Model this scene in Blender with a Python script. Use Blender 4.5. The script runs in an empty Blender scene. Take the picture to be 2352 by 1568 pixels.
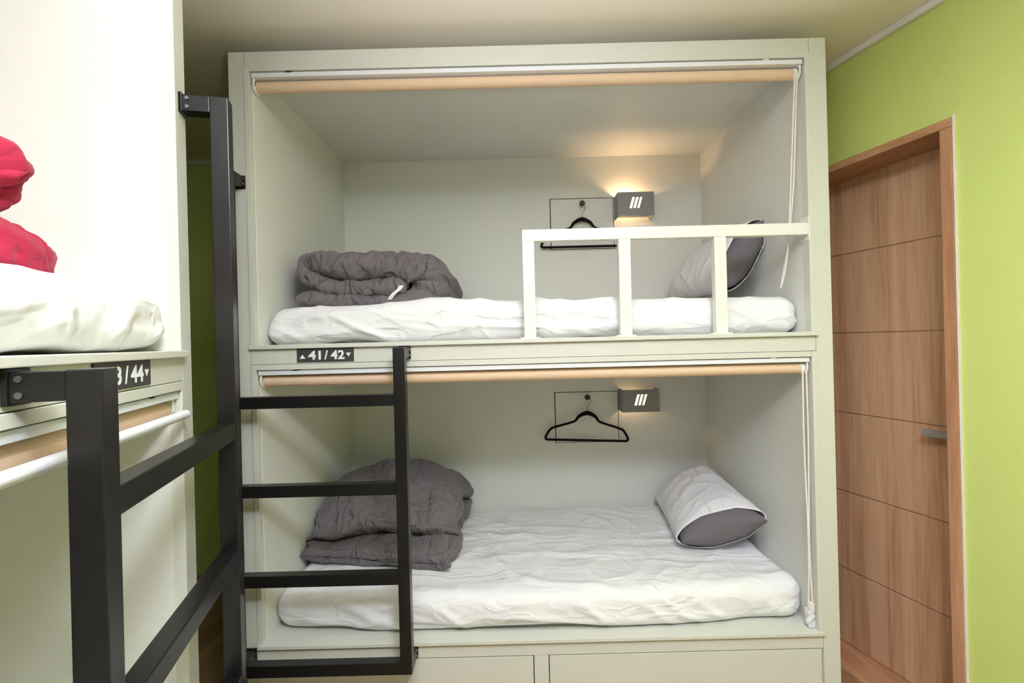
import bpy, bmesh, math, random
from mathutils import Vector, Matrix, noise

SC = bpy.context.scene
COL = SC.collection
H = 1.43                                   # eye height above the floor

# ------------------------------------------------------------------ camera, light, exposure
cam_d = bpy.data.cameras.new('camera')
cam_d.sensor_width = 36.0
cam_d.lens = 1150.0 / 2352.0 * 36.0
cam_d.clip_start = 0.02
cam = bpy.data.objects.new('camera', cam_d)
COL.objects.link(cam)
cam.matrix_world = Matrix.Translation((0, 0, H)) @ Matrix.Rotation(math.pi / 2, 4, 'X') @ Matrix.Rotation(-0.025, 4, 'Z')
SC.camera = cam

SC.view_settings.view_transform = 'Standard'
SC.view_settings.look = 'None'
SC.view_settings.exposure = 0.0
SC.view_settings.gamma = 1.0

world = bpy.data.worlds.new('world')
world.use_nodes = True
world.node_tree.nodes['Background'].inputs[0].default_value = (0.9, 0.95, 1.0, 1)
world.node_tree.nodes['Background'].inputs[1].default_value = 0.05
SC.world = world


def lamp(name, kind, loc, energy, color, size):
    d = bpy.data.lights.new(name, kind)
    d.energy = energy
    d.color = color
    if kind in ('POINT', 'SPOT'):
        d.shadow_soft_size = size
    else:
        d.shape = 'DISK'
        d.size = size
    o = bpy.data.objects.new(name, d)
    COL.objects.link(o)
    o.location = (loc[0], loc[1], loc[2] + H)
    return o


LC = (0.91, 0.98, 1.19)
lamp('ceiling_light', 'AREA', (0.45, -0.35, 1.12), 40, LC, 0.5)          # round ceiling lamp just above the viewer
lamp('ceiling_lamp_glow', 'POINT', (0.45, -0.35, 1.00), 7.5, LC, 0.12)
for y, w, deg, tilt in ((-0.10, 430, 90, 0.0), (-0.10, 85, 90, -0.5), (0.20, 150, 150, 0.0)):   # the photographer's flash, turned up to the ceiling
    b = lamp('bounced_flash', 'SPOT', (0.05, y, 0.22), w, LC, 0.05)
    b.data.spot_size = math.radians(deg)
    b.data.spot_blend = 1.0
    b.rotation_euler = (math.pi + tilt, 0, 0)

# ------------------------------------------------------------------ materials


def srgb(r, g, b):
    f = lambda c: (c / 255 / 12.92) if c / 255 <= 0.04045 else ((c / 255 + 0.055) / 1.055) ** 2.4
    return (f(r), f(g), f(b), 1.0)


def mat(name, col, rough=0.5, metal=0.0, spec=0.5, bump=None, mottle=0.0, sheen=0.0, coords='Object', crease=None):
    """Principled material; bump = (scale, strength, distance), mottle = a slight uneven tint."""
    m = bpy.data.materials.new(name)
    m.use_nodes = True
    nt = m.node_tree
    b = nt.nodes['Principled BSDF']
    b.inputs['Base Color'].default_value = col
    b.inputs['Roughness'].default_value = rough
    b.inputs['Metallic'].default_value = metal
    b.inputs['Specular IOR Level'].default_value = spec
    if sheen:
        b.inputs['Sheen Weight'].default_value = sheen
    tc = nt.nodes.new('ShaderNodeTexCoord')
    if mottle:
        n = nt.nodes.new('ShaderNodeTexNoise')
        n.inputs['Scale'].default_value = 6
        n.inputs['Detail'].default_value = 5
        nt.links.new(tc.outputs[coords], n.inputs['Vector'])
        r = nt.nodes.new('ShaderNodeValToRGB')
        r.color_ramp.elements[0].position = 0.3
        r.color_ramp.elements[1].position = 0.7
        r.color_ramp.elements[0].color = [c * (1 - mottle) for c in col[:3]] + [1]
        r.color_ramp.elements[1].color = [min(1, c * (1 + mottle)) for c in col[:3]] + [1]
        nt.links.new(n.outputs['Fac'], r.inputs['Fac'])
        nt.links.new(r.outputs['Color'], b.inputs['Base Color'])
    if bump:
        n = nt.nodes.new('ShaderNodeTexNoise')
        n.inputs['Scale'].default_value = bump[0]
        n.inputs['Detail'].default_value = 6
        nt.links.new(tc.outputs[coords], n.inputs['Vector'])
        bp = nt.nodes.new('ShaderNodeBump')
        bp.inputs['Strength'].default_value = bump[1]
        bp.inputs['Distance'].default_value = bump[2]
        nt.links.new(n.outputs['Fac'], bp.inputs['Height'])
        last = bp
        # cloth creases: thin ridges where a stretched, swirled noise crosses its middle value
        for (sc, rot, dist, width) in (crease or ()):
            mp = nt.nodes.new('ShaderNodeMapping')
            mp.inputs['Scale'].default_value = sc
            mp.inputs['Rotation'].default_value = rot
            nt.links.new(tc.outputs[coords], mp.inputs['Vector'])
            cn = nt.nodes.new('ShaderNodeTexNoise')
            cn.inputs['Scale'].default_value = 1.0
            cn.inputs['Detail'].default_value = 1.5
            cn.inputs['Distortion'].default_value = 0.7
            nt.links.new(mp.outputs['Vector'], cn.inputs['Vector'])
            rp = nt.nodes.new('ShaderNodeValToRGB')
            rp.color_ramp.interpolation = 'EASE'
            e = rp.color_ramp.elements
            e[0].position, e[0].color = 0.5 - width, (0, 0, 0, 1)
            e[1].position, e[1].color = 0.5 + width * 1.6, (0, 0, 0, 1)
            k = e.new(0.5)
            k.color = (1, 1, 1, 1)
            nt.links.new(cn.outputs['Fac'], rp.inputs['Fac'])
            cb = nt.nodes.new('ShaderNodeBump')
            cb.inputs['Strength'].default_value = 1.0
            cb.inputs['Distance'].default_value = dist
            nt.links.new(rp.outputs['Color'], cb.inputs['Height'])
            nt.links.new(last.outputs['Normal'], cb.inputs['Normal'])
            last = cb
        nt.links.new(last.outputs['Normal'], b.inputs['Normal'])
    return m


def wood(name, c0, c1, c2, scale, rough=0.45, rot=(0, 0, 0)):
    """Streaky timber; scale stretches the grain along the axis with the small number."""
    m = bpy.data.materials.new(name)
    m.use_nodes = True
    nt = m.node_tree
    b = nt.nodes['Principled BSDF']
    b.inputs['Roughness'].default_value = rough
    tc = nt.nodes.new('ShaderNodeTexCoord')
    mp = nt.nodes.new('ShaderNodeMapping')
    mp.inputs['Scale'].default_value = scale
    mp.inputs['Rotation'].default_value = rot
    nt.links.new(tc.outputs['Object'], mp.inputs['Vector'])
    n1 = nt.nodes.new('ShaderNodeTexNoise')
    n1.inputs['Scale'].default_value = 1.0
    n1.inputs['Detail'].default_value = 8
    n1.inputs['Roughness'].default_value = 0.62
    n1.inputs['Distortion'].default_value = 0.6
    nt.links.new(mp.outputs['Vector'], n1.inputs['Vector'])
    n2 = nt.nodes.new('ShaderNodeTexNoise')
    n2.inputs['Scale'].default_value = 7.0
    n2.inputs['Detail'].default_value = 4
    nt.links.new(mp.outputs['Vector'], n2.inputs['Vector'])
    mx = nt.nodes.new('ShaderNodeMix')
    mx.inputs['Factor'].default_value = 0.3
    nt.links.new(n1.outputs['Fac'], mx.inputs['A'])
    nt.links.new(n2.outputs['Fac'], mx.inputs['B'])
    r = nt.nodes.new('ShaderNodeValToRGB')
    e = r.color_ramp.elements
    e[0].position, e[0].color = 0.37, c0
    e[1].position, e[1].color = 0.63, c2
    k = e.new(0.5)
    k.color = c1
    nt.links.new(mx.outputs['Result'], r.inputs['Fac'])
    nt.links.new(r.outputs['Color'], b.inputs['Base Color'])
    return m


def glow(name, col, strength):
    m = bpy.data.materials.new(name)
    m.use_nodes = True
    b = m.node_tree.nodes['Principled BSDF']
    b.inputs['Base Color'].default_value = col
    b.inputs['Emission Color'].default_value = col
    b.inputs['Emission Strength'].default_value = strength
    return m


M = {}
M['paint'] = mat('grey_green_paint', srgb(214, 215, 203), 0.42, bump=(220, 0.05, 0.001))
M['panel'] = mat('brightened_panel_paint', srgb(230, 231, 222), 0.5, bump=(220, 0.04, 0.001))  # raised above the frame paint; the lighter tone stands in for light inside the bunks
M['rail'] = mat('white_paint', srgb(238, 239, 229), 0.4)
M['gap'] = mat('dark_gap', srgb(38, 37, 33), 0.8)
M['seam'] = mat('black_line', srgb(34, 34, 32), 0.7)
M['steel'] = mat('black_steel', srgb(28, 27, 27), 0.30, metal=0.3, spec=0.5, mottle=0.12, bump=(40, 0.04, 0.001))
M['screw'] = mat('screw_steel', srgb(120, 118, 116), 0.3, metal=0.9)
M['sheet'] = mat('white_sheet', srgb(243, 243, 243), 0.85, spec=0.2, bump=(900, 0.06, 0.0006),
                 crease=(((1.3, 3.6, 5.0), (0, 0, 0.5), 0.005, 0.10), ((4.0, 9.0, 9.0), (0.3, 0, -0.4), 0.0024, 0.08), ((7.0, 3.0, 16.0), (0.0, 0.6, 0.2), 0.0016, 0.09)))
M['duvet'] = mat('grey_cotton', srgb(112, 105, 107), 0.8, spec=0.25, sheen=0.1, bump=(500, 0.08, 0.0006),
                 crease=(((9.0, 4.0, 5.0), (0, 0.5, 0.3), 0.008, 0.07), ((18.0, 6.0, 12.0), (0.2, -0.4, 0.5), 0.003, 0.07)), mottle=0.04)
M['red'] = mat('crimson_cotton', srgb(166, 34, 64), 0.8, spec=0.25, sheen=0.1, bump=(500, 0.08, 0.0006),
                 crease=(((9.0, 4.0, 5.0), (0, 0.5, 0.3), 0.008, 0.07), ((18.0, 6.0, 12.0), (0.2, -0.4, 0.5), 0.003, 0.07)), mottle=0.05)
M['tag'] = mat('white_tape', srgb(240, 240, 238), 0.8)
M['case'] = mat('white_pillowcase', srgb(238, 238, 240), 0.85, spec=0.2, bump=(900, 0.06, 0.0006),
                crease=(((9.0, 4.0, 4.0), (0.3, 0, 0.4), 0.004, 0.09),))
M['dark_case'] = mat('grey_pillow', srgb(110, 104, 107), 0.8, spec=0.25, bump=(700, 0.06, 0.0006))
M['alu'] = mat('white_rail', srgb(236, 238, 240), 0.3, spec=0.5)
M['roller'] = mat('beige_blind_fabric', srgb(226, 196, 164), 0.75, bump=(700, 0.05, 0.0005))
M['plastic'] = mat('white_plastic', srgb(240, 238, 228), 0.4)
M['cord'] = mat('cream_cord', srgb(242, 234, 220), 0.8, bump=(600, 0.3, 0.001))
M['bag'] = mat('clear_plastic', srgb(225, 225, 230), 0.2)
M['sign'] = mat('charcoal_plate', srgb(62, 60, 60), 0.5)
M['ink'] = mat('white_lettering', srgb(250, 250, 250), 0.5)
M['lamp'] = mat('grey_metal', srgb(140, 140, 138), 0.45, metal=0.2)
M['hanger'] = mat('black_velvet', srgb(22, 21, 21), 0.85, spec=0.2)
M['wire'] = mat('hook_wire', srgb(150, 148, 140), 0.3, metal=0.9)
M['knob'] = mat('black_knob', srgb(36, 35, 35), 0.35)
M['green'] = mat('lime_wall_paint', srgb(206, 222, 128), 0.6, mottle=0.01)
M['ceil'] = mat('cream_ceiling_paint', srgb(245, 236, 215), 0.8)
M['white'] = mat('white_moulding', srgb(235, 232, 220), 0.5)
M['plain'] = mat('off_white_wall_paint', srgb(232, 228, 214), 0.7)
M['door'] = wood('oak_veneer', srgb(178, 134, 104), srgb(203, 162, 129), srgb(216, 178, 146), (12, 12, 0.6))
M['frame'] = wood('oak_frame', srgb(172, 122, 90), srgb(190, 142, 106), srgb(204, 158, 122), (14, 14, 1.0))
M['head'] = wood('oak_frame_head', srgb(172, 122, 90), srgb(190, 142, 106), srgb(204, 158, 122), (14, 1.0, 14))
M['handle'] = mat('satin_steel', srgb(158, 158, 154), 0.4, metal=0.3)
M['floor'] = wood('floor_boards', srgb(130, 100, 72), srgb(156, 122, 90), srgb(178, 142, 106), (10, 0.8, 10))
M['slit_a'] = glow('lamp_slit_white', (1.0, 0.96, 0.90, 1), 2.2)
M['slit_b'] = glow('lamp_slit_cream', (1.0, 0.90, 0.76, 1), 1.5)
M['slit_c'] = glow('lamp_slit_amber', (1.0, 0.76, 0.56, 1), 1.0)
M['bulb'] = glow('bulb_glow', (1.0, 0.72, 0.42, 1), 6.0)

# ------------------------------------------------------------------ helpers
# Everything is modelled in metres with z measured from eye level; thing() roots carry the world position.


def root_matrix(o):
    return o.matrix_basis if o is not None else Matrix.Identity(4)


def chain_matrix(o):
    m = Matrix.Identity(4)
    while o is not None:
        m = o.matrix_basis @ m
        o = o.parent
    return m


def tag(o, label=None, cat=None, group=None, kind=None):
    if label: o['label'] = label
    if cat: o['category'] = cat
    if group: o['group'] = group
    if kind: o['kind'] = kind
    return o


def thing(name, label, cat, loc, group=None):
    o = bpy.data.objects.new(name, None)
    COL.objects.link(o)
    o.empty_display_size = 0.05
    o.location = (loc[0], loc[1], loc[2] + H)
    return tag(o, label, cat, group)


def obj(name, bm, m, parent=None, smooth=False, xf=None, label=None, origin=None):
    """Link a bmesh as ONE object. xf maps a bunk's own axes to the room's."""
    if xf is not None:
        bmesh.ops.transform(bm, matrix=xf, verts=bm.verts)
        if xf.determinant() < 0:
            bmesh.ops.reverse_faces(bm, faces=bm.faces)
    bmesh.ops.translate(bm, verts=bm.verts, vec=(0, 0, H))
    me = bpy.data.meshes.new(name)
    o = bpy.data.objects.new(name, me)
    COL.objects.link(o)
    if parent is not None:
        o.parent = parent
        bmesh.ops.transform(bm, matrix=chain_matrix(parent).inverted(), verts=bm.verts)
    elif origin is not None:
        o.location = (origin[0], origin[1], origin[2] + H)
        bmesh.ops.translate(bm, verts=bm.verts, vec=(-origin[0], -origin[1], -origin[2] - H))
    bm.to_mesh(me)
    bm.free()
    for mm in (m if isinstance(m, list) else [m]):
        me.materials.append(mm)
    if smooth:
        for p in me.polygons:
            p.use_smooth = True
    if label: o['label'] = label
    return o


def box(bm, x0, x1, y0, y1, z0, z1, bevel=0.0, mat_index=0):
    t = bmesh.new()
    vs = [t.verts.new((x, y, z)) for x in (x0, x1) for y in (y0, y1) for z in (z0, z1)]
    for f in ((0, 1, 3, 2), (4, 6, 7, 5), (0, 4, 5, 1), (2, 3, 7, 6), (0, 2, 6, 4), (1, 5, 7, 3)):
        t.faces.new([vs[i] for i in f])
    bmesh.ops.recalc_face_normals(t, faces=t.faces)
    if bevel:
        bmesh.ops.bevel(t, geom=t.edges[:], offset=bevel, segments=2, profile=0.6, affect='EDGES')
    for f in t.faces:
        f.material_index = mat_index
    merge(bm, t)
    return bm


def merge(bm, t):
    me = bpy.data.meshes.new('tmp')
    t.to_mesh(me)
    t.free()
    bm.from_mesh(me)
    bpy.data.meshes.remove(me)


def boxes(*args, bevel=0.0):
    bm = bmesh.new()
    for a in args:
        box(bm, *a, bevel=bevel)
    return bm


def obox(bm, o, ex, ey, ez, x0, x1, y0, y1, z0, z1, bevel=0.0):
    """Box in an oblique frame: origin o, unit axes ex, ey, ez."""
    t = bmesh.new()
    box(t, x0, x1, y0, y1, z0, z1, bevel)
    m = Matrix(((ex[0], ey[0], ez[0], o[0]), (ex[1], ey[1], ez[1], o[1]), (ex[2], ey[2], ez[2], o[2]), (0, 0, 0, 1)))
    bmesh.ops.transform(t, matrix=m, verts=t.verts)
    bmesh.ops.recalc_face_normals(t, faces=t.faces)
    merge(bm, t)


def spline(pts, n):
    """Catmull-Rom through pts, n samples, works on Vectors of any size."""
    P = [Vector(p) for p in pts]
    out = []
    segs = len(P) - 1
    for i in range(n):
        u = i / (n - 1) * segs
        k = min(int(u), segs - 1)
        f = u - k
        p0, p1, p2, p3 = P[max(k - 1, 0)], P[k], P[k + 1], P[min(k + 2, segs)]
        out.append(0.5 * ((2 * p1) + (p2 - p0) * f + (2 * p0 - 5 * p1 + 4 * p2 - p3) * f * f + (3 * p1 - p0 - 3 * p2 + p3) * f ** 3))
    return out


def tube(bm, pts, r, sides=10, closed=False, sy=1.0):
    """Round bar along pts; r may be a list."""
    P = [Vector(p) for p in pts]
    n = len(P)
    rings = []
    up0 = None
    for i, p in enumerate(P):
        a = P[(i - 1) % n] if (i > 0 or closed) else P[0]
        b = P[(i + 1) % n] if (i < n - 1 or closed) else P[-1]
        t = (b - a).normalized()
        if up0 is None:
            up0 = Vector((0, 1, 0)) if abs(t.y) < 0.9 else Vector((0, 0, 1))
        side = t.cross(up0).normalized()
        up = side.cross(t).normalized()
        up0 = up
        rr = r[i] if isinstance(r, (list, tuple)) else r
        rings.append([bm.verts.new(p + side * math.cos(2 * math.pi * k / sides) * rr + up * math.sin(2 * math.pi * k / sides) * rr * sy) for k in range(sides)])
    for i in range(n if closed else n - 1):
        A, B = rings[i], rings[(i + 1) % n]
        for k in range(sides):
            bm.faces.new((A[k], A[(k + 1) % sides], B[(k + 1) % sides], B[k]))
    if not closed:
        bm.faces.new(rings[0][::-1])
        bm.faces.new(rings[-1])
    bmesh.ops.recalc_face_normals(bm, faces=bm.faces)
    return bm


def cyl_x(bm, x0, x1, y, z, r, sides=28):
    return tube(bm, [(x0, y, z), (x1, y, z)], r, sides)


def disc(bm, c, axis, r, h, sides=16):
    a = Vector(axis).normalized()
    return tube(bm, [Vector(c), Vector(c) + a * h], r, sides)


def soft_box(sx, sy, sz, r, nx, ny, nz):
    """Closed rounded box centred on the origin, evenly gridded so it can be rumpled."""
    bm = bmesh.new()
    idx = {}

    def v(i, j, k):
        key = (i, j, k)
        if key not in idx:
            p = Vector((i / nx - 0.5, j / ny - 0.5, k / nz - 0.5))
            p = Vector((p.x * sx, p.y * sy, p.z * sz))
            q = Vector([max(-s / 2 + r, min(s / 2 - r, c)) if s > 2 * r else 0 for c, s in zip(p, (sx, sy, sz))])
            dlt = p - q
            if dlt.length > 1e-9:
                # push onto the rounded shell
                p = q + dlt.normalized() * r if (abs(dlt.x) + abs(dlt.y) + abs(dlt.z)) > max(abs(dlt.x), abs(dlt.y), abs(dlt.z)) + 1e-9 or True else p
            idx[key] = bm.verts.new(p)
        return idx[key]
    for i in range(nx):
        for j in range(ny):
            bm.faces.new((v(i, j, nz), v(i + 1, j, nz), v(i + 1, j + 1, nz), v(i, j + 1, nz)))
            bm.faces.new((v(i, j, 0), v(i, j + 1, 0), v(i + 1, j + 1, 0), v(i + 1, j, 0)))
    for i in range(nx):
        for k in range(nz):
            bm.faces.new((v(i, 0, k), v(i + 1, 0, k), v(i + 1, 0, k + 1), v(i, 0, k + 1)))
            bm.faces.new((v(i, ny, k), v(i, ny, k + 1), v(i + 1, ny, k + 1), v(i + 1, ny, k)))
    for j in range(ny):
        for k in range(nz):
            bm.faces.new((v(0, j, k), v(0, j, k + 1), v(0, j + 1, k + 1), v(0, j + 1, k)))
            bm.faces.new((v(nx, j, k), v(nx, j + 1, k), v(nx, j + 1, k + 1), v(nx, j, k + 1)))
    bm.normal_update()
    return bm


def ridge(p, sharp=4.0):
    """Thin raised creases: 1 on a crease, 0 away from it."""
    return max(0.0, 1.0 - abs(noise.noise(p)) * sharp) ** 1.5


def lerp_list(pts, x):
    if x <= pts[0][0]: return pts[0][1]
    for (a, b), (c, d) in zip(pts, pts[1:]):
        if x <= c: return b + (d - b) * (x - a) / (c - a)
    return pts[-1][1]


# ------------------------------------------------------------------ directions of the room
D = Vector((-0.2562, 0.9666, 0))          # along the corridor, away from the viewer
N = Vector((0.9666, 0.2562, 0))           # from the left bunk across the corridor to the door wall
ZU = Vector((0, 0, 1))
CORNER = Vector((-0.782, 1.22, -0.011))   # far front corner of the left bunk
XF_C = Matrix.Translation((-0.996, 1.80, 0))                       # facing bunk: a -> +X, depth -> +Y
XF_L = Matrix(((-D.x, -N.x, 0, CORNER.x), (-D.y, -N.y, 0, CORNER.y), (0, 0, 1, CORNER.z), (0, 0, 0, 1)))
CEIL = 1.135
FLOOR = -1.43

# ------------------------------------------------------------------ the room
tag(obj('floor', boxes((-3.6, 3.4, -3.0, 3.3, FLOOR - 0.05, FLOOR)), M['floor']), kind='structure')
tag(obj('ceiling', boxes((-3.6, 3.4, -3.0, 3.3, CEIL, CEIL + 0.05)), M['ceil']), kind='structure')
tag(obj('wall_back', boxes((-3.6, 1.5, 3.02, 3.12, FLOOR, CEIL)), M['green']), kind='structure')
tag(obj('wall_behind', boxes((-3.6, 3.4, -2.7, -2.6, FLOOR, CEIL)), M['plain']), kind='structure')
W0 = Vector((1.939, 0, 0))                # the door wall's face passes through here
bm = bmesh.new()
for a in ((-3.0, 1.745, 0, 0.2, FLOOR, CEIL), (1.745, 2.70, 0, 0.2, 0.70, CEIL), (2.70, 3.4, 0, 0.2, FLOOR, CEIL)):
    obox(bm, W0, D, N, ZU, *a)
tag(obj('wall_right', bm, M['green']), kind='structure')
bm = bmesh.new()
obox(bm, CORNER - N * 1.06, D, N, ZU, -4.5, 2.4, -0.1, 0, FLOOR, CEIL)
tag(obj('wall_left', bm, M['green']), kind='structure')
bm = bmesh.new()
obox(bm, W0, D, N, ZU, -3.0, 3.2, -0.02, 0.0, CEIL - 0.026, CEIL, 0.004)
tag(obj('trim_1', bm, M['white']), kind='structure')
tag(obj('trim_2', boxes((-3.0, 1.3, 2.99, 3.02, CEIL - 0.03, CEIL), bevel=0.004), M['white']), kind='structure')
tag(obj('baseboard_back', boxes((-3.0, 1.3, 3.005, 3.02, FLOOR, FLOOR + 0.07), bevel=0.003), M['frame']), kind='structure')

# door: leaf with grooves, frame, threshold, handle
LEAF = 0.163
bm = bmesh.new()
ed = [FLOOR + 0.012, -1.075, -0.72, -0.36, 0.0, 0.355, 0.692]
GR = 1.862                                # the upright groove by the lock edge
for z0, z1 in zip(ed, ed[1:]):
    obox(bm, W0, D, N, ZU, GR + 0.003, 2.668, LEAF, LEAF + 0.04, z0 + 0.0025, z1 - 0.0025, 0.002)
obox(bm, W0, D, N, ZU, 1.772, GR - 0.002, LEAF, LEAF + 0.04, ed[0], ed[-1], 0.002)
obox(bm, W0, D, N, ZU, 1.772, 2.668, LEAF + 0.006, LEAF + 0.04, ed[0], ed[-1])
door = tag(obj('door_1', bm, M['door']), kind='structure')
bm = bmesh.new()
obox(bm, W0, D, N, ZU, 1.733, 1.770, -0.012, 0.2, FLOOR, 0.682, 0.002)
obox(bm, W0, D, N, ZU, 2.670, 2.707, -0.012, 0.2, FLOOR, 0.682, 0.002)
obj('door_jamb', bm, M['frame'], door)
bm = bmesh.new()
obox(bm, W0, D, N, ZU, 1.733, 2.707, -0.012, 0.2, 0.6825, 0.713, 0.002)
obj('door_head', bm, M['head'], door)
bm = bmesh.new()
obox(bm, W0, D, N, ZU, 1.770, 2.67, -0.008, 0.2, FLOOR, FLOOR + 0.012, 0.002)
obj('threshold', bm, M['head'], door)
bm = bmesh.new()
obox(bm, W0, D, N, ZU, 1.7275, 1.7325, -0.008, 0.02, FLOOR, 0.722, 0.001)
obj('caulk_strip', bm, M['white'], door)
bm = bmesh.new()
obox(bm, W0, D, N, ZU, 1.805, 1.935, LEAF - 0.052, LEAF - 0.040, -0.396, -0.370, 0.002)
obox(bm, W0, D, N, ZU, 1.812, 1.834, LEAF - 0.042, LEAF, -0.394, -0.372, 0.002)
obox(bm, W0, D, N, ZU, 1.797, 1.848, LEAF - 0.008, LEAF, -0.410, -0.356, 0.002)
obj('door_handle', bm, M['handle'], door)

# ------------------------------------------------------------------ bunk units
WID = 2.149


def bunk(xf, label, base, full):
    root = thing('bunk_bed', label, 'bunk bed', base, 'built-in double bunk units')
    P = lambda name, bm, m=M['paint'], **k: obj(name, bm, m, root, xf=xf, **k)
    P('side_panel', boxes((0.0, 0.077, 0.021, 1.03, FLOOR - (0 if full else -0.011), 1.064)), M['panel'])
    P('side_panel', boxes((2.073, WID, 0.021, 1.03, FLOOR - (0 if full else -0.011), 1.064)), M['panel'])
    P('back_panel', boxes((0.077, 2.073, 1.0, 1.03, FLOOR + 0.02, 1.064)), M['panel'])
    P('top_panel', boxes((0.077, 2.073, 0.021, 1.0, 1.022, 1.064)), M['panel'])
    fl = FLOOR + (0 if full else 0.011)
    P('face_frame', boxes((0.0, 0.056, 0, 0.02, fl, 1.064), (2.089, WID, 0, 0.02, fl, 1.064),
                          (0.0575, 2.0875, 0, 0.02, 1.009, 1.064),
                          (0.0575, 2.0875, 0.0, 0.02, -0.060, -0.0065),
                          (0.0575, 2.0875, 0.0, 0.02, -1.129, -1.080),
                          (1.0475, 1.0995, 0.0, 0.02, -1.385, -1.130),
                          (0.0575, 0.0630, 0.0, 0.02, -1.385, -1.130), (2.0855, 2.0875, 0.0, 0.02, -1.385, -1.130),
                          (0.0575, 2.0875, 0.0, 0.02, fl, -1.386), bevel=0.0012))
    for z0, z1, zb in ((0.009, 0.993, 1.0075), (-1.067, -0.081, -0.0615)):
        P('opening_trim', boxes((0.0575, 0.0755, -0.004, 0.03, z0, zb), (2.0705, 2.0875, -0.004, 0.03, z0, zb),
                                (0.0755, 2.0705, -0.004, 0.03, z1, zb), bevel=0.0012))
    P('platform', boxes((0.077, 2.073, 0.03, 1.0, -0.045, 0.003)))
    P('platform', boxes((0.077, 2.073, 0.03, 1.0, -1.11, -1.068)))
    P('sill', boxes((0.055, 2.091, -0.014, 0.05, -0.006, 0.009), bevel=0.002))
    P('sill', boxes((0.060, 2.089, -0.014, 0.05, -1.0795, -1.0665), bevel=0.002))
    P('drawer_gap_shade', boxes((0.077, 2.073, 0.024, 0.03, -1.40, -1.12)), M['gap'])  # added dark sheet; its colour paints the shade in the gaps round the drawers
    for a0, a1 in ((0.0655, 1.0445), (1.1025, 2.083)):
        P('drawer', boxes((a0, a1, 0.0015, 0.0195, -1.383, -1.1325), (a0 + 0.03, a1 - 0.03, 0.031, 0.6, -1.37, -1.15), bevel=0.0012))
    if full:
        # guard rail, upper bed
        g = obj('guard_rail', boxes((1.041, 2.069, -0.003, 0.030, 0.358, 0.400), bevel=0.002), M['rail'], root, xf=xf)
        for a in (1.041, 1.387, 1.731):
            obj('guard_post', boxes((a, a + 0.043, -0.002, 0.029, 0.013, 0.3585), bevel=0.002), M['rail'], g, xf=xf)
            obj('post_foot', boxes((a - 0.014, a + 0.057, -0.006, 0.033, 0.0085, 0.0135), bevel=0.002), M['rail'], g, xf=xf)
        obj('wall_block', boxes((2.069, 2.0745, -0.006, 0.05, 0.338, 0.424), bevel=0.002), M['rail'], g, xf=xf)
        # cut lines of the hatch in each back panel
        for z0, z1 in ((0.506, 0.791), (-0.573, -0.290)):
            x0, x1 = 1.225, 1.582
            bmh = bmesh.new()
            for q in ((x0, x0 + 0.005, z0, z1), (x1 - 0.003, x1, z0, z1), (x0, x1, z1 - 0.003, z1), (x0, x1, z0, z0 + 0.0022)):
                box(bmh, q[0], q[1], 0.9988, 1.001, q[2], q[3])
            obj('hatch_outline', bmh, M['seam'], root, xf=xf)
    return root


bunk_c = bunk(XF_C, 'pale grey-green built-in double bunk facing the viewer, with white guard rail', (-0.996, 1.80, FLOOR), True)
bunk_l = bunk(XF_L, 'pale built-in double bunk at the left edge, cropped by the frame', (CORNER.x, CORNER.y, FLOOR), False)

# ------------------------------------------------------------------ steel ladders
RUNGS = (-0.208, -0.510, -0.815, -1.120)


def ladder(xf, label, base):
    root = thing('ladder', label, 'ladder', base, 'black steel bunk ladders')
    T = 0.040
    y0, y1 = -0.105, -0.065
    a0, a1 = (0.011, 0.590) if xf is XF_C else (0.004, 0.597)
    P = lambda name, bm, m=M['steel'], **k: obj(name, bm, m, root, xf=xf, **k)
    P('stile', boxes((a0, a0 + T, y0, y1, -1.39, 0.615), bevel=0.0025))
    P('stile', boxes((a1, a1 + T, y0, y1, -1.12, -0.010), bevel=0.0025))
    for z in RUNGS:
        P('rung', boxes((a0 + T, a1, y0 + 0.001, y1 - 0.001, z, z + T), bevel=0.0025))
    for a, z in ((a0, 0.575), (a0, -1.12), (a1, -0.050), (a1, -1.12)):
        b = P('bracket', boxes((a + 0.001, a + T - 0.001, y1, -0.006, z + 0.001, z + T - 0.001), bevel=0.002))
        # end plate flush with the tube and the two screws through its side
        obj('mounting_plate', boxes((a - 0.002, a + T + 0.002, -0.0075, -0.0003, z - 0.003, z + T + 0.003), bevel=0.001), M['steel'], b, xf=xf)
        for dz in (0.010, 0.030):
            # heads sit on the side turned to the room
            obj('screw', disc(bmesh.new(), (a + T - 0.001, -0.018, z + dz), (1, 0, 0), 0.0042, 0.003, 12), M['screw'], b, xf=xf)
    return root


ladder(XF_C, 'black steel ladder fixed to the facing bunk, under its number plate', (-0.96, 1.71, FLOOR))
c = CORNER - D * 0.3 + N * 0.08
ladder(XF_L, 'black steel ladder nearest the viewer, fixed to the left bunk', (c.x, c.y, FLOOR))

# ------------------------------------------------------------------ number plates


def text_mesh(s, size):
    cu = bpy.data.curves.new('lettering', 'FONT')
    cu.body = s
    cu.size = size
    cu.extrude = 0.0004
    cu.offset = size * 0.03
    cu.resolution_u = 6
    o = bpy.data.objects.new('lettering', cu)
    COL.objects.link(o)
    dg = bpy.context.evaluated_depsgraph_get()
    me = bpy.data.meshes.new_from_object(o.evaluated_get(dg))
    bm = bmesh.new()
    bm.from_mesh(me)
    bpy.data.objects.remove(o)
    bpy.data.curves.remove(cu)
    bpy.data.meshes.remove(me)
    return bm


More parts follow.
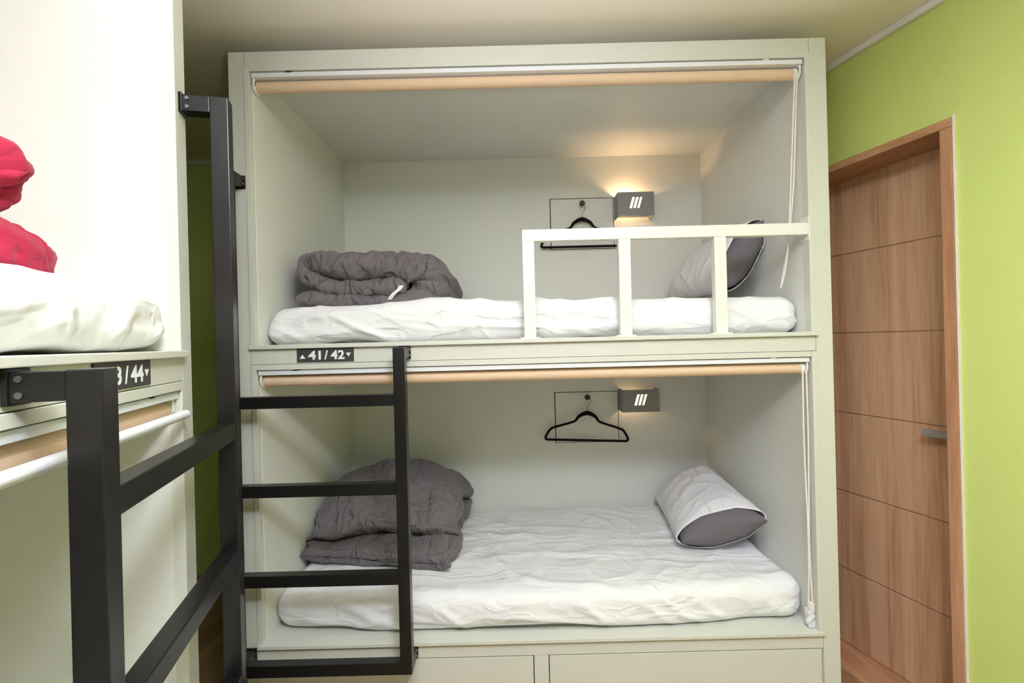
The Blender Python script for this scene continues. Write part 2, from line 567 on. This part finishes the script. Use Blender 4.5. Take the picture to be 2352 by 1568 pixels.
def plate(xf, left, right, label, base, order, a0):
    """order = +1 when the bunk's own axis runs left to right for the reader."""
    root = thing('number_plate', label, 'sign', base, 'bunk number plates')
    w, z0, z1 = 0.204, -0.0560, -0.0075
    obj('plate', boxes((a0, a0 + w, -0.004, 0.0005, z0, z1), bevel=0.0012), M['sign'], root, xf=xf)
    k = 1 / 4695.0
    tx = lambda px: (a0 + (px - 182) * k) if order > 0 else (a0 + w - (px - 182) * k)
    tz = lambda py: z1 - (py - 140) * k
    bm = bmesh.new()
    for s, x0, x1 in ((left, 375, 588), ('/', 645, 708), (right, 752, 985)):
        t = text_mesh(s, 1.0)
        xs = [v.co.x for v in t.verts]
        ys = [v.co.y for v in t.verts]
        lo, hi, yb, yt = min(xs), max(xs), min(ys), max(ys)
        for v in t.verts:
            px = x0 + (v.co.x - lo) / (hi - lo) * (x1 - x0)
            py = 328 - (v.co.y - yb) / (yt - yb) * 152
            v.co = Vector((tx(px), -0.0042 + (-0.0006 if v.co.z > 0 else 0.0), tz(py)))
        merge(bm, t)
    for tri in (((230, 308), (326, 308), (278, 238)), ((1010, 222), (1094, 222), (1052, 288))):
        f = [bm.verts.new((tx(x), -0.0048, tz(y))) for x, y in tri]
        g = [bm.verts.new((tx(x), -0.0041, tz(y))) for x, y in tri]
        bm.faces.new(f)
        bm.faces.new(g[::-1])
        for i in range(3):
            bm.faces.new((f[i], g[i], g[(i + 1) % 3], f[(i + 1) % 3]))
    bmesh.ops.recalc_face_normals(bm, faces=bm.faces)
    if xf.determinant() < 0:
        pass
    obj('lettering', bm, M['ink'], root, xf=xf, label='white numerals and arrows')


plate(XF_C, '41', '42', 'charcoal plate reading 41 / 42 on the facing bunk', (-0.67, 1.797, -0.056), +1, 0.223)
c = CORNER - D * 0.342
plate(XF_L, '43', '44', 'charcoal plate reading 43 / 44 on the left bunk, partly hidden', (c.x, c.y, -0.067), -1, 0.236)

# ------------------------------------------------------------------ roller blinds


def blind(xf, ztop, label, base, cord_pts, lowered=False, reversed_end=False):
    root = thing('roller_blind', label, 'blind', base, 'rolled beige bunk blinds')
    P = lambda name, bm, m, **k: obj(name, bm, m, root, xf=xf, **k)
    P('head_rail', boxes((0.080, 2.066, 0.003, 0.062, ztop - 0.019, ztop - 0.003), (0.082, 2.064, 0.052, 0.062, ztop - 0.034, ztop - 0.018), bevel=0.0015), M['alu'])
    P('rail_clip', boxes((0.205, 0.225, 0.001, 0.03, ztop - 0.0045, ztop - 0.0002)), M['gap'])
    P('rail_clip', boxes((1.925, 1.945, 0.001, 0.03, ztop - 0.0045, ztop - 0.0002)), M['plastic'])
    zc, yc, r = ztop - 0.042, 0.036, 0.0205
    P('roller', cyl_x(bmesh.new(), 0.088, 2.043, yc, zc, r, 40), M['roller'], smooth=False)
    for a0, a1 in ((0.0805, 0.088), (2.058, 2.066)):
        b = boxes((a0, a1, 0.010, 0.062, zc - 0.006, ztop - 0.019), bevel=0.002)
        cyl_x(b, a0, a1, yc, zc, r + 0.004, 28)
        P('end_bracket', b, M['plastic'])
    P('chain_wheel', cyl_x(bmesh.new(), 2.043, 2.058, yc, zc, r + 0.001, 28), M['plastic'])
    if lowered:
        P('blind_fabric', boxes((0.092, 2.040, yc - r - 0.0025, yc - r - 0.0010, ztop - 0.058, zc + 0.004)), M['roller'])
        b = bmesh.new()
        tube(b, [(0.094, -0.016, ztop - 0.054), (2.076, -0.016, ztop - 0.054)], 0.010, 20)
        P('bottom_bar', b, M['alu'])
    if cord_pts:
        b = bmesh.new()
        for pts in cord_pts:
            tube(b, spline(pts, 40), 0.0032, 8)
        P('pull_cord', b, M['cord'], smooth=True)
    return root


# upper blind: cord loop hangs down the right wall, tucked behind the guard rail
blind(XF_C, 0.993, 'beige roller blind rolled up across the top of the upper bunk opening', (0.08, 1.82, 0.951),
      [[(2.047, 0.016, 0.95), (2.044, 0.03, 0.80), (2.040, 0.05, 0.55), (2.037, 0.07, 0.35), (2.03, 0.085, 0.24), (2.02, 0.10, 0.175)],
       [(2.057, 0.020, 0.95), (2.055, 0.034, 0.80), (2.050, 0.05, 0.55), (2.043, 0.08, 0.35), (2.033, 0.10, 0.24), (2.02, 0.10, 0.175)]])
low = blind(XF_C, -0.081, 'beige roller blind rolled up above the lower bed, behind the ladder top', (0.08, 1.82, -0.123),
            [[(2.047, 0.016, -0.12), (2.048, 0.02, -0.4), (2.056, 0.022, -0.75), (2.052, 0.024, -0.98)],
             [(2.060, 0.016, -0.12), (2.064, 0.02, -0.4), (2.058, 0.020, -0.75), (2.066, 0.022, -0.98)]])
bm = boxes((2.050, 2.068, 0.012, 0.030, -1.005, -0.975), (2.046, 2.070, 0.030, 0.040, -1.0655, -1.0), bevel=0.003)
obj('cord_tensioner', bm, M['plastic'], low, xf=XF_C)
random.seed(4)
bm = soft_box(0.030, 0.012, 0.062, 0.006, 10, 4, 20)
for v in bm.verts:
    v.co += Vector((0, 1, 0)) * noise.noise(v.co * 70) * 0.006 + Vector((1, 0, 0)) * noise.noise(v.co * 60 + Vector((3, 1, 2))) * 0.005
bmesh.ops.translate(bm, verts=bm.verts, vec=(2.056, 0.018, -1.034))
obj('plastic_wrap', bm, M['bag'], low, smooth=True, xf=XF_C, label='crumpled clear plastic wrap')
c = CORNER - D * 1.07
blind(XF_L, -0.081, 'beige roller blind with white bottom bar, hanging slightly lowered on the left bunk', (c.x, c.y, -0.15), None, lowered=True)

# ------------------------------------------------------------------ wall lamps


def wall_lamp(x0, x1, z0, z1, label, up):
    root = thing('wall_lamp', label, 'lamp', ((x0 + x1) / 2, 2.80, z0), 'grey wall lamps')
    y0, y1, t = 2.700, 2.7995, 0.004
    b = bmesh.new()
    box(b, x0, x0 + t, y0, y1, z0, z1)
    box(b, x1 - t, x1, y0, y1, z0, z1)
    box(b, x0 + t, x1 - t, y0, y0 + t, z0, z1)
    box(b, x0 + t, x1 - t, y1 - t, y1, z0 + 0.02, z1 - 0.02)
    obj('housing', b, M['lamp'], root)
    cx, cz = (x0 + x1) / 2 - 0.0, (z0 + z1) / 2 + 0.006
    for i, key in enumerate(('slit_a', 'slit_b', 'slit_c')):
        ox = cx - 0.021 + i * 0.0205
        w, h, s = 0.0062, 0.029, 0.0085
        b = bmesh.new()
        q = [(ox - w - s, -h), (ox + w - s, -h), (ox + w + s, h), (ox - w + s, h)]
        f = [b.verts.new((x, y0 - 0.0006, cz + z)) for x, z in q]
        g = [b.verts.new((x, y0 + 0.002, cz + z)) for x, z in q]
        b.faces.new(f)
        b.faces.new(g[::-1])
        for k in range(4):
            b.faces.new((f[k], g[k], g[(k + 1) % 4], f[(k + 1) % 4]))
        bmesh.ops.recalc_face_normals(b, faces=b.faces)
        obj('light_slit', b, M[key], root, label='glowing slanted slit')
    b = bmesh.new()
    bx = x0 + 0.06
    tube(b, spline([(bx - 0.03, 2.75, (z0 + z1) / 2), (bx, 2.75, (z0 + z1) / 2), (bx + 0.03, 2.75, (z0 + z1) / 2)], 8), [0.004, 0.010, 0.012, 0.012, 0.012, 0.012, 0.010, 0.004], 12)
    obj('bulb', b, M['bulb'], root, smooth=True)
    lamp('bulb_light', 'POINT', (bx, 2.75, (z0 + z1) / 2 + up), 2.0, (1.0, 0.62, 0.32), 0.012)


wall_lamp(0.590, 0.785, 0.662, 0.790, 'grey box wall lamp inside the upper bunk, above the guard rail', 0.020)
wall_lamp(0.587, 0.788, -0.398, -0.277, 'grey box wall lamp inside the lower bunk, beside the hanger', -0.005)

# ------------------------------------------------------------------ hooks and hangers
HANG = [(0, 0), (-130, -50), (-190, -122), (-260, -160), (-560, -252), (-630, -300), (-690, -400), (-695, -440), (-670, -458), (-600, -460)]


def hook_and_hanger(x, z, zb, tilt, label_h, label_k):
    k = thing('coat_hook', label_k, 'hook', (x, 2.80, z), 'black coat knobs')
    b = bmesh.new()
    disc(b, (x, 2.7995, z), (0, -1, 0), 0.006, 0.045, 14)
    obj('peg', b, M['wire'], k)
    b = bmesh.new()
    tube(b, [(x, 2.757, z), (x, 2.752, z), (x, 2.742, z), (x, 2.737, z)], [0.010, 0.0145, 0.0145, 0.010], 24)
    obj('knob', b, M['knob'], k, smooth=False)
    r = thing('clothes_hanger', label_h, 'hanger', (x, 2.766, zb), 'black hangers')
    y = 2.768
    nz = zb + 0.150
    m = 3.265e-4
    left = [Vector((x + p[0] * m, y, nz + p[1] * m)) for p in HANG]
    right = [Vector((x - p[0] * m, y, nz + p[1] * m)) for p in HANG]
    path = spline(left[::-1] + right[1:], 140)
    rad = []
    for p in path:
        q = abs(p.x - x)
        top = p.z > nz - 0.055
        rad.append(0.0067 + (0.0062 * max(0, 1 - q / 0.062) ** 0.8 if top else 0))
    b = bmesh.new()
    tube(b, path, rad, 12, sy=0.55)
    tube(b, [left[-1] - Vector((0.0, 0, 0)), right[-1]], 0.0067, 12)
    tube(b, [(x, y, nz - 0.004), (x, y, nz + 0.012)], [0.007, 0.004], 12)
    for v in b.verts:
        d = v.co - Vector((x, y, nz))
        v.co.x = x + d.x * math.cos(tilt) - d.z * math.sin(tilt)
        v.co.z = nz + d.x * math.sin(tilt) + d.z * math.cos(tilt)
    obj('shoulder_bar', b, M['hanger'], r, smooth=True)
    b = bmesh.new()
    tube(b, spline([(x, y, nz + 0.008), (x + 0.001, y, nz + 0.035), (x + 0.010, y, nz + 0.046), (x + 0.019, y, nz + 0.063), (x + 0.017, y, z + 0.004 if z + 0.004 > nz + 0.07 else nz + 0.08),
                    (x + 0.004, y, z + 0.0085), (x - 0.010, y, z + 0.002)], 40), 0.0016, 8)
    obj('hook_wire', b, M['wire'], r, smooth=True)


hook_and_hanger(0.404, 0.749, 0.515, 0.0, 'black velvet clothes hanger in the upper bunk, partly behind the guard rail', 'small black peg holding the upper bunk hanger')
hook_and_hanger(0.406, -0.317, -0.556, -0.045, 'black velvet clothes hanger in the lower bunk, fully visible', 'small black peg holding the lower bunk hanger')

# ------------------------------------------------------------------ mattresses


def mattress(xf, a0, a1, y0, y1, zb, th, label, base, top=None, seed=0.0, r=0.055, amp=1.0, bow=0.0):
    sx, sy = a1 - a0, y1 - y0
    bm = soft_box(sx, sy, th, r, 260, 120, 18)
    off = Vector((seed * 7.3, seed * 3.1, seed))
    nrm = {v: v.normal.copy() for v in bm.verts}
    for v in bm.verts:
        c, n = v.co.copy(), nrm[v]
        h = (c.z + th / 2) / th
        w = Vector((c.x, c.y, c.z)) + off
        warp = Vector((noise.noise(w * 2.1), noise.noise(w * 2.1 + Vector((5, 2, 1))), 0)) * 0.18
        q = w + warp
        d = 0.0
        upw = max(0.0, n.z)
        frw = max(0.0, 1.0 - abs(n.z))
        # long soft creases over the top, running mostly from back left to front right
        d += upw * amp * (0.0085 * ridge(Vector((q.x * 1.6 + q.y * 2.2, q.y * 2.2 - q.x * 0.5, 1.0)), 5) + 0.006 * ridge(Vector((q.x * 4.5 - q.y * 2.0, q.y * 3.4 + q.x, 4.0)), 4) + 0.006 * noise.noise(q * 3.0))
        # gathers on the sides, slanting where the sheet is tucked under
        d += frw * amp * (0.016 * ridge(Vector((q.x * 5.5 + c.z * 9.0, q.y * 5.5, c.z * 3.0 + 2.0)), 3.0) * (1.15 - h) + 0.007 * noise.noise(Vector((q.x * 3.2, q.y * 3.2, c.z * 8.0))))
        v.co = c + n * d * (1.0 if h > 0.02 else 0.3)
        if n.z < -0.5:
            v.co.z = max(v.co.z, -th / 2) if h < 0.02 else v.co.z
        if top:
            f = lerp_list(top, c.x + sx / 2 + a0)
            v.co.z = -th / 2 + (v.co.z + th / 2) * f
        # hem lifted here and there along the front bottom edge
        if c.y < -sy / 2 + 0.09 and h < 0.35:
            v.co.z += max(0.0, noise.noise(Vector((w.x * 3.4, 9.0, seed)))) * 0.030 * (1 - h / 0.35)
            v.co.y += noise.noise(Vector((w.x * 5.0, 3.0, seed))) * 0.010
        # front edge set back towards the corners
        v.co.y += bow * (abs(c.x) / (sx / 2)) ** 2.2 * max(0.0, -c.y / (sy / 2))
        v.co.z = max(v.co.z, -th / 2)
        v.co.x = max(-sx / 2 - 0.004, min(sx / 2 + 0.004, v.co.x))
    bmesh.ops.translate(bm, verts=bm.verts, vec=((a0 + a1) / 2, (y0 + y1) / 2, zb + th / 2))
    o = obj('mattress', bm, M['sheet'], None, smooth=True, xf=xf, origin=base)
    return tag(o, label, 'mattress', 'white sheeted mattresses')


top_u = [(0.09, 0.90), (0.2, 0.99), (0.50, 1.0), (0.68, 1.10), (0.76, 1.15), (0.84, 1.04), (1.02, 0.98), (1.06, 1.06), (1.28, 0.99), (1.34, 1.05), (1.45, 0.98), (1.8, 0.96), (2.06, 0.90)]
mattress(XF_C, 0.082, 2.068, 0.062, 0.985, 0.0035, 0.150, 'white-sheeted mattress on the upper bed behind the guard rail', (0, 2.3, 0.0035), top_u, seed=1.0)
mattress(XF_C, 0.082, 2.068, 0.026, 0.985, -1.0675, 0.142, 'white-sheeted mattress on the lower bed of the facing bunk', (0, 2.3, -1.0675), None, seed=2.3, amp=0.9, bow=0.055)
c = CORNER - D * 1.0 - N * 0.5
mattress(XF_L, 0.083, 2.067, 0.020, 0.985, 0.0095, 0.130, 'white-sheeted mattress on the left bunk, at the left edge', (c.x, c.y, -0.0075), None, seed=4.1, r=0.050, amp=0.7)

# ------------------------------------------------------------------ folded duvets


def fold_sweep(prof, half, yc, nseg, seed, amp=1.0, floor_z=-9.0):
    """A quilt folded along prof = [(a, z, radius)], swept over the bed's depth with rounded edges."""
    P = spline([(a, r, z) for a, z, r in prof], nseg)
    bm = bmesh.new()
    flat = 26
    cap = 12
    rings = []
    curv, arc = [], [0.0]
    for i, p in enumerate(P):
        a, b = P[max(i - 1, 0)], P[min(i + 1, nseg - 1)]
        t = Vector((b.x - a.x, 0, b.z - a.z)).normalized()
        nrm = Vector((-t.z, 0, t.x))
        r = p.y
        e = min(i, nseg - 1 - i) / (nseg * 0.03)
        if e < 1: r *= math.sqrt(max(0.02, 1 - (1 - e) ** 2))
        hh = half * (1 + 0.05 * math.sin(i * 0.11 + seed)) - r
        sec = []
        for k in range(flat): sec.append((-hh + 2 * hh * k / flat, 1.0, 0))
        for k in range(cap):
            th = math.pi / 2 - math.pi * k / cap
            sec.append((hh + math.cos(th) * r, math.sin(th), 0))
        for k in range(flat): sec.append((hh - 2 * hh * k / flat, -1.0, 0))
        for k in range(cap):
            th = -math.pi / 2 - math.pi * k / cap
            sec.append((-hh + math.cos(th) * r, math.sin(th), 0))
        ring = []
        for (y, s, _) in sec:
            ring.append(bm.verts.new(Vector((p.x, yc + y, p.z)) + nrm * (s * r)))
        rings.append(ring)
        b2, a2 = P[min(i + 6, nseg - 1)], P[max(i - 6, 0)]
        t1, t2 = Vector((p.x - a2.x, p.z - a2.z)), Vector((b2.x - p.x, b2.z - p.z))
        curv.append(t1.angle(t2, 0.0) if t1.length > 1e-6 and t2.length > 1e-6 else 0.0)
        arc.append(arc[-1] + Vector((p.x - P[max(i - 1, 0)].x, p.z - P[max(i - 1, 0)].z)).length)
    arc = arc[1:]
    m = len(rings[0])
    for i in range(nseg - 1):
        for k in range(m):
            bm.faces.new((rings[i][k], rings[i][(k + 1) % m], rings[i + 1][(k + 1) % m], rings[i + 1][k]))
    bm.faces.new(rings[0])
    bm.faces.new(rings[-1][::-1])
    bmesh.ops.recalc_face_normals(bm, faces=bm.faces)
    bm.normal_update()
    off = Vector((seed * 3.7, seed, seed * 1.9))
    ns = [v.normal.copy() for v in bm.verts]
    for idx, v in enumerate(bm.verts):
        q = v.co + off
        w = q + Vector((noise.noise(q * 5), noise.noise(q * 5 + Vector((2, 7, 1))), noise.noise(q * 5 + Vector((4, 1, 8))))) * 0.05
        d = 0.010 * noise.noise(w * 6) - 0.009 * ridge(Vector((w.x * 7 + w.z * 4, w.y * 4.5, w.z * 11 - w.x * 3)), 3.0) - 0.005 * ridge(w * 15, 3.0)
        if idx < nseg * m:
            i, k = divmod(idx, m)
            # cloth gathered across the fold, deepest where it bends hardest
            d -= (0.004 + 0.014 * min(1.0, curv[i] * 1.6)) * ridge(Vector((arc[i] * 13 + w.z * 5, w.y * 2.2, w.z * 3.0)), 2.4)
            d -= 0.003 * ridge(Vector((arc[i] * 34, w.y * 4.0, w.z * 9.0 + 3)), 2.2)
        v.co += ns[idx] * (d + 0.004) * amp
        v.co.z = max(v.co.z, floor_z)
    return bm


# facing bunk, upper bed: S-folded grey quilt (a = own axis, so X = a - 0.996)
prof = [(0.137, 0.186, 0.043), (0.253, 0.181, 0.043), (0.390, 0.176, 0.043), (0.510, 0.170, 0.043), (0.613, 0.181, 0.058), (0.652, 0.230, 0.094), (0.636, 0.283, 0.093), (0.574, 0.314, 0.072), (0.479, 0.320, 0.067), (0.359, 0.319, 0.067), (0.240, 0.333, 0.057), (0.175, 0.348, 0.039), (0.155, 0.318, 0.034), (0.190, 0.277, 0.039), (0.272, 0.244, 0.041), (0.383, 0.233, 0.043), (0.477, 0.227, 0.045), (0.580, 0.220, 0.045)]
bm = fold_sweep(prof, 0.34, 0.53, 300, 1.7, floor_z=0.158)
o = obj('duvet', bm, M['duvet'], None, smooth=True, xf=XF_C, origin=(-0.56, 2.33, 0.16))
tag(o, 'dark grey duvet folded in layers on the upper bed of the facing bunk', 'duvet', 'grey duvets')
b = bmesh.new()
tp = spline([(0.515, 0.186, 0.178), (0.526, 0.178, 0.192), (0.541, 0.176, 0.206), (0.555, 0.180, 0.218), (0.563, 0.185, 0.233)], 14)
for i, (p, q) in enumerate(zip(tp, tp[1:])):
    A = [b.verts.new(p + Vector(v)) for v in ((-0.009, 0, 0), (0.009, 0, 0), (0.009, 0.002, 0), (-0.009, 0.002, 0))]
    B = [b.verts.new(q + Vector(v)) for v in ((-0.009, 0, 0), (0.009, 0, 0), (0.009, 0.002, 0), (-0.009, 0.002, 0))]
    for k in range(4):
        b.faces.new((A[k], A[(k + 1) % 4], B[(k + 1) % 4], B[k]))
bmesh.ops.remove_doubles(b, verts=b.verts, dist=1e-5)
bmesh.ops.recalc_face_normals(b, faces=b.faces)
obj('fabric_tag', b, M['tag'], o, xf=XF_C, label='small white cloth tag')

# left bunk: crimson quilt, same fold, near the far end
prof = [(0.270, 0.160, 0.030), (0.31, 0.172, 0.048), (0.42, 0.180, 0.056), (0.60, 0.180, 0.056), (0.78, 0.182, 0.056), (0.92, 0.20, 0.058), (0.97, 0.28, 0.062),
        (0.90, 0.330, 0.062), (0.75, 0.335, 0.060), (0.60, 0.335, 0.060), (0.47, 0.332, 0.056), (0.385, 0.318, 0.052), (0.365, 0.285, 0.046),
        (0.44, 0.262, 0.036), (0.60, 0.26, 0.034), (0.75, 0.258, 0.030)]
bm = fold_sweep(prof, 0.36, 0.48, 260, 5.2, floor_z=0.141)
c = CORNER - D * 0.62 - N * 0.48
o = obj('duvet', bm, M['red'], None, smooth=True, xf=XF_L, origin=(c.x, c.y, 0.12))
tag(o, 'crimson duvet folded on the left bunk mattress', 'duvet')
b = boxes((0.272, 0.278, 0.121, 0.1225, 0.138, 0.168), bevel=0.0004)
obj('fabric_tag', b, M['tag'], o, xf=XF_L, label='small white cloth tag')

# facing bunk, lower bed: quilt bundled loosely in two thick layers


def bundle():
    zb = -0.928
    # profile runs front to back along the sheet, folds up and comes forward again
    pr = [(2.055, 0.045, 0.034), (2.12, 0.050, 0.046), (2.25, 0.054, 0.050), (2.42, 0.056, 0.052), (2.58, 0.064, 0.056), (2.685, 0.115, 0.062), (2.675, 0.200, 0.068),
          (2.575, 0.262, 0.078), (2.45, 0.262, 0.082), (2.33, 0.222, 0.076), (2.235, 0.172, 0.062), (2.165, 0.132, 0.042)]
    bm = fold_sweep([(y, zb + z, r) for y, z, r in pr], 0.335, -0.585, 260, 3.3, 1.1)
    for v in bm.verts:
        Y, X, z = v.co.x, v.co.y, v.co.z - zb
        u = (X + 0.585) / 0.335
        z *= 1 - (0.36 if u > 0 else 0.32) * min(1.15, abs(u)) ** 2.3 * min(1, max(0, (z - 0.08) / 0.1))
        front = max(0.0, min(1.0, (2.30 - Y) / 0.2))
        upper = max(0.0, min(1.0, (z - 0.075) / 0.05))
        Y -= front * (0.06 * u * (1 - upper)) 
        # the folded-over edge hangs in uneven scallops and slumps towards the wall
        Y += front * upper * (0.022 * math.sin(u * 6.2 + 0.9) + 0.02 * u)
        z -= front * upper * (0.016 + 0.018 * math.sin(u * 6.2 - 0.4) + 0.03 * max(0, -u))
        # slack folds running down from the crown to the left front corner
        if z > 0.12:
            z += 0.012 * math.sin(9.0 * u + 16.0 * (Y - 2.3) + 1.3 * math.sin(4 * u)) * min(1, (z - 0.12) / 0.05) * (0.5 + 0.5 * max(0, -u) + 0.5 * front)
        X += 0.035 * (Y - 2.35)
        v.co = Vector((max(X, -0.916), min(Y, 2.795), zb + max(0.0, z)))
    bmesh.ops.reverse_faces(bm, faces=bm.faces)
    return bm


o = obj('duvet', bundle(), M['duvet'], None, smooth=True, origin=(-0.58, 2.37, -0.93))
tag(o, 'dark grey duvet bundled on the lower bed behind the ladder', 'duvet', 'grey duvets')

# ------------------------------------------------------------------ pillows


def pillow(A, B, E, Dp, th, label, open_at=0.86, seed=0.0):
    """Corners: A near low, B far low, E far high, Dp near high. The white case is open at the near end."""
    A, B, E, Dp = map(Vector, (A, B, E, Dp))
    ctr = (A + B + E + Dp) / 4
    nrm = ((B - A).cross(Dp - A)).normalized()
    if nrm.x > 0: nrm = -nrm

    def pt(u, v, s, grow):
        f, g = (1 - u) / 2, (v + 1) / 2          # u = 1 at the near end, v = 1 at the high edge
        # edges bow in between the corners
        vv = v * (1 - 0.05 * (1 - v * v)) * (1 - 0.035 * (1 - u * u) * 1.0) * grow
        g = (vv + 1) / 2
        base = (A * (1 - f) + B * f) * (1 - g) + (Dp * (1 - f) + E * f) * g
        t = th / 2 * (max(0.0, 1 - abs(u) ** 5) ** 0.5) * (max(0.0, 1 - abs(v) ** 2.6) ** 0.62)
        q = base * 6 + Vector((seed, seed * 2, 0))
        wr = 0.006 * noise.noise(q) + 0.005 * ridge(Vector((q.x, q.y * 1.6, q.z * 1.4)), 3)
        return base + nrm * s * (t * grow + wr * min(1, t / 0.03))
    root = thing('pillow', label, 'pillow', tuple(A * 0.5 + B * 0.5), 'white pillows with grey ends')

    def shell(u0, u1, grow, nu=60, nv=48, close=True):
        bm = bmesh.new()
        rings = []
        for i in range(nu + 1):
            u = u0 + (u1 - u0) * i / nu
            ring = [bm.verts.new(pt(u, -1 + 2 * k / nv, 1, grow)) for k in range(nv + 1)]
            ring += [bm.verts.new(pt(u, 1 - 2 * k / nv, -1, grow)) for k in range(1, nv)]
            rings.append(ring)
        m = len(rings[0])
        for i in range(nu):
            for k in range(m):
                bm.faces.new((rings[i][k], rings[i][(k + 1) % m], rings[i + 1][(k + 1) % m], rings[i + 1][k]))
        bm.faces.new(rings[0][::-1])
        if close: bm.faces.new(rings[-1])
        bmesh.ops.recalc_face_normals(bm, faces=bm.faces)
        return bm
    inner = shell(-0.97, 0.985, 0.93)
    obj('cushion', inner, M['dark_case'], root, smooth=True, label='dark grey pillow end')
    case = shell(-1.0, open_at, 1.02, close=False)
    o = obj('pillowcase', case, M['case'], root, smooth=True, label='white open-ended case')
    md = o.modifiers.new('cloth', 'SOLIDIFY')
    md.thickness = 0.003
    md.offset = 1
    return root


pillow((0.690, 2.135, -0.882), (0.770, 2.76, -0.882), (1.045, 2.70, -0.705), (1.030, 2.02, -0.748), 0.185,
       'white pillow with dark grey end on the lower bed, leaning on the wall', seed=1.0)
pillow((0.905, 2.08, 0.195), (0.865, 2.70, 0.20), (1.028, 2.66, 0.465), (1.040, 2.03, 0.478), 0.165,
       'white pillow with dark grey end on the upper bed, behind the guard rail', seed=7.0)
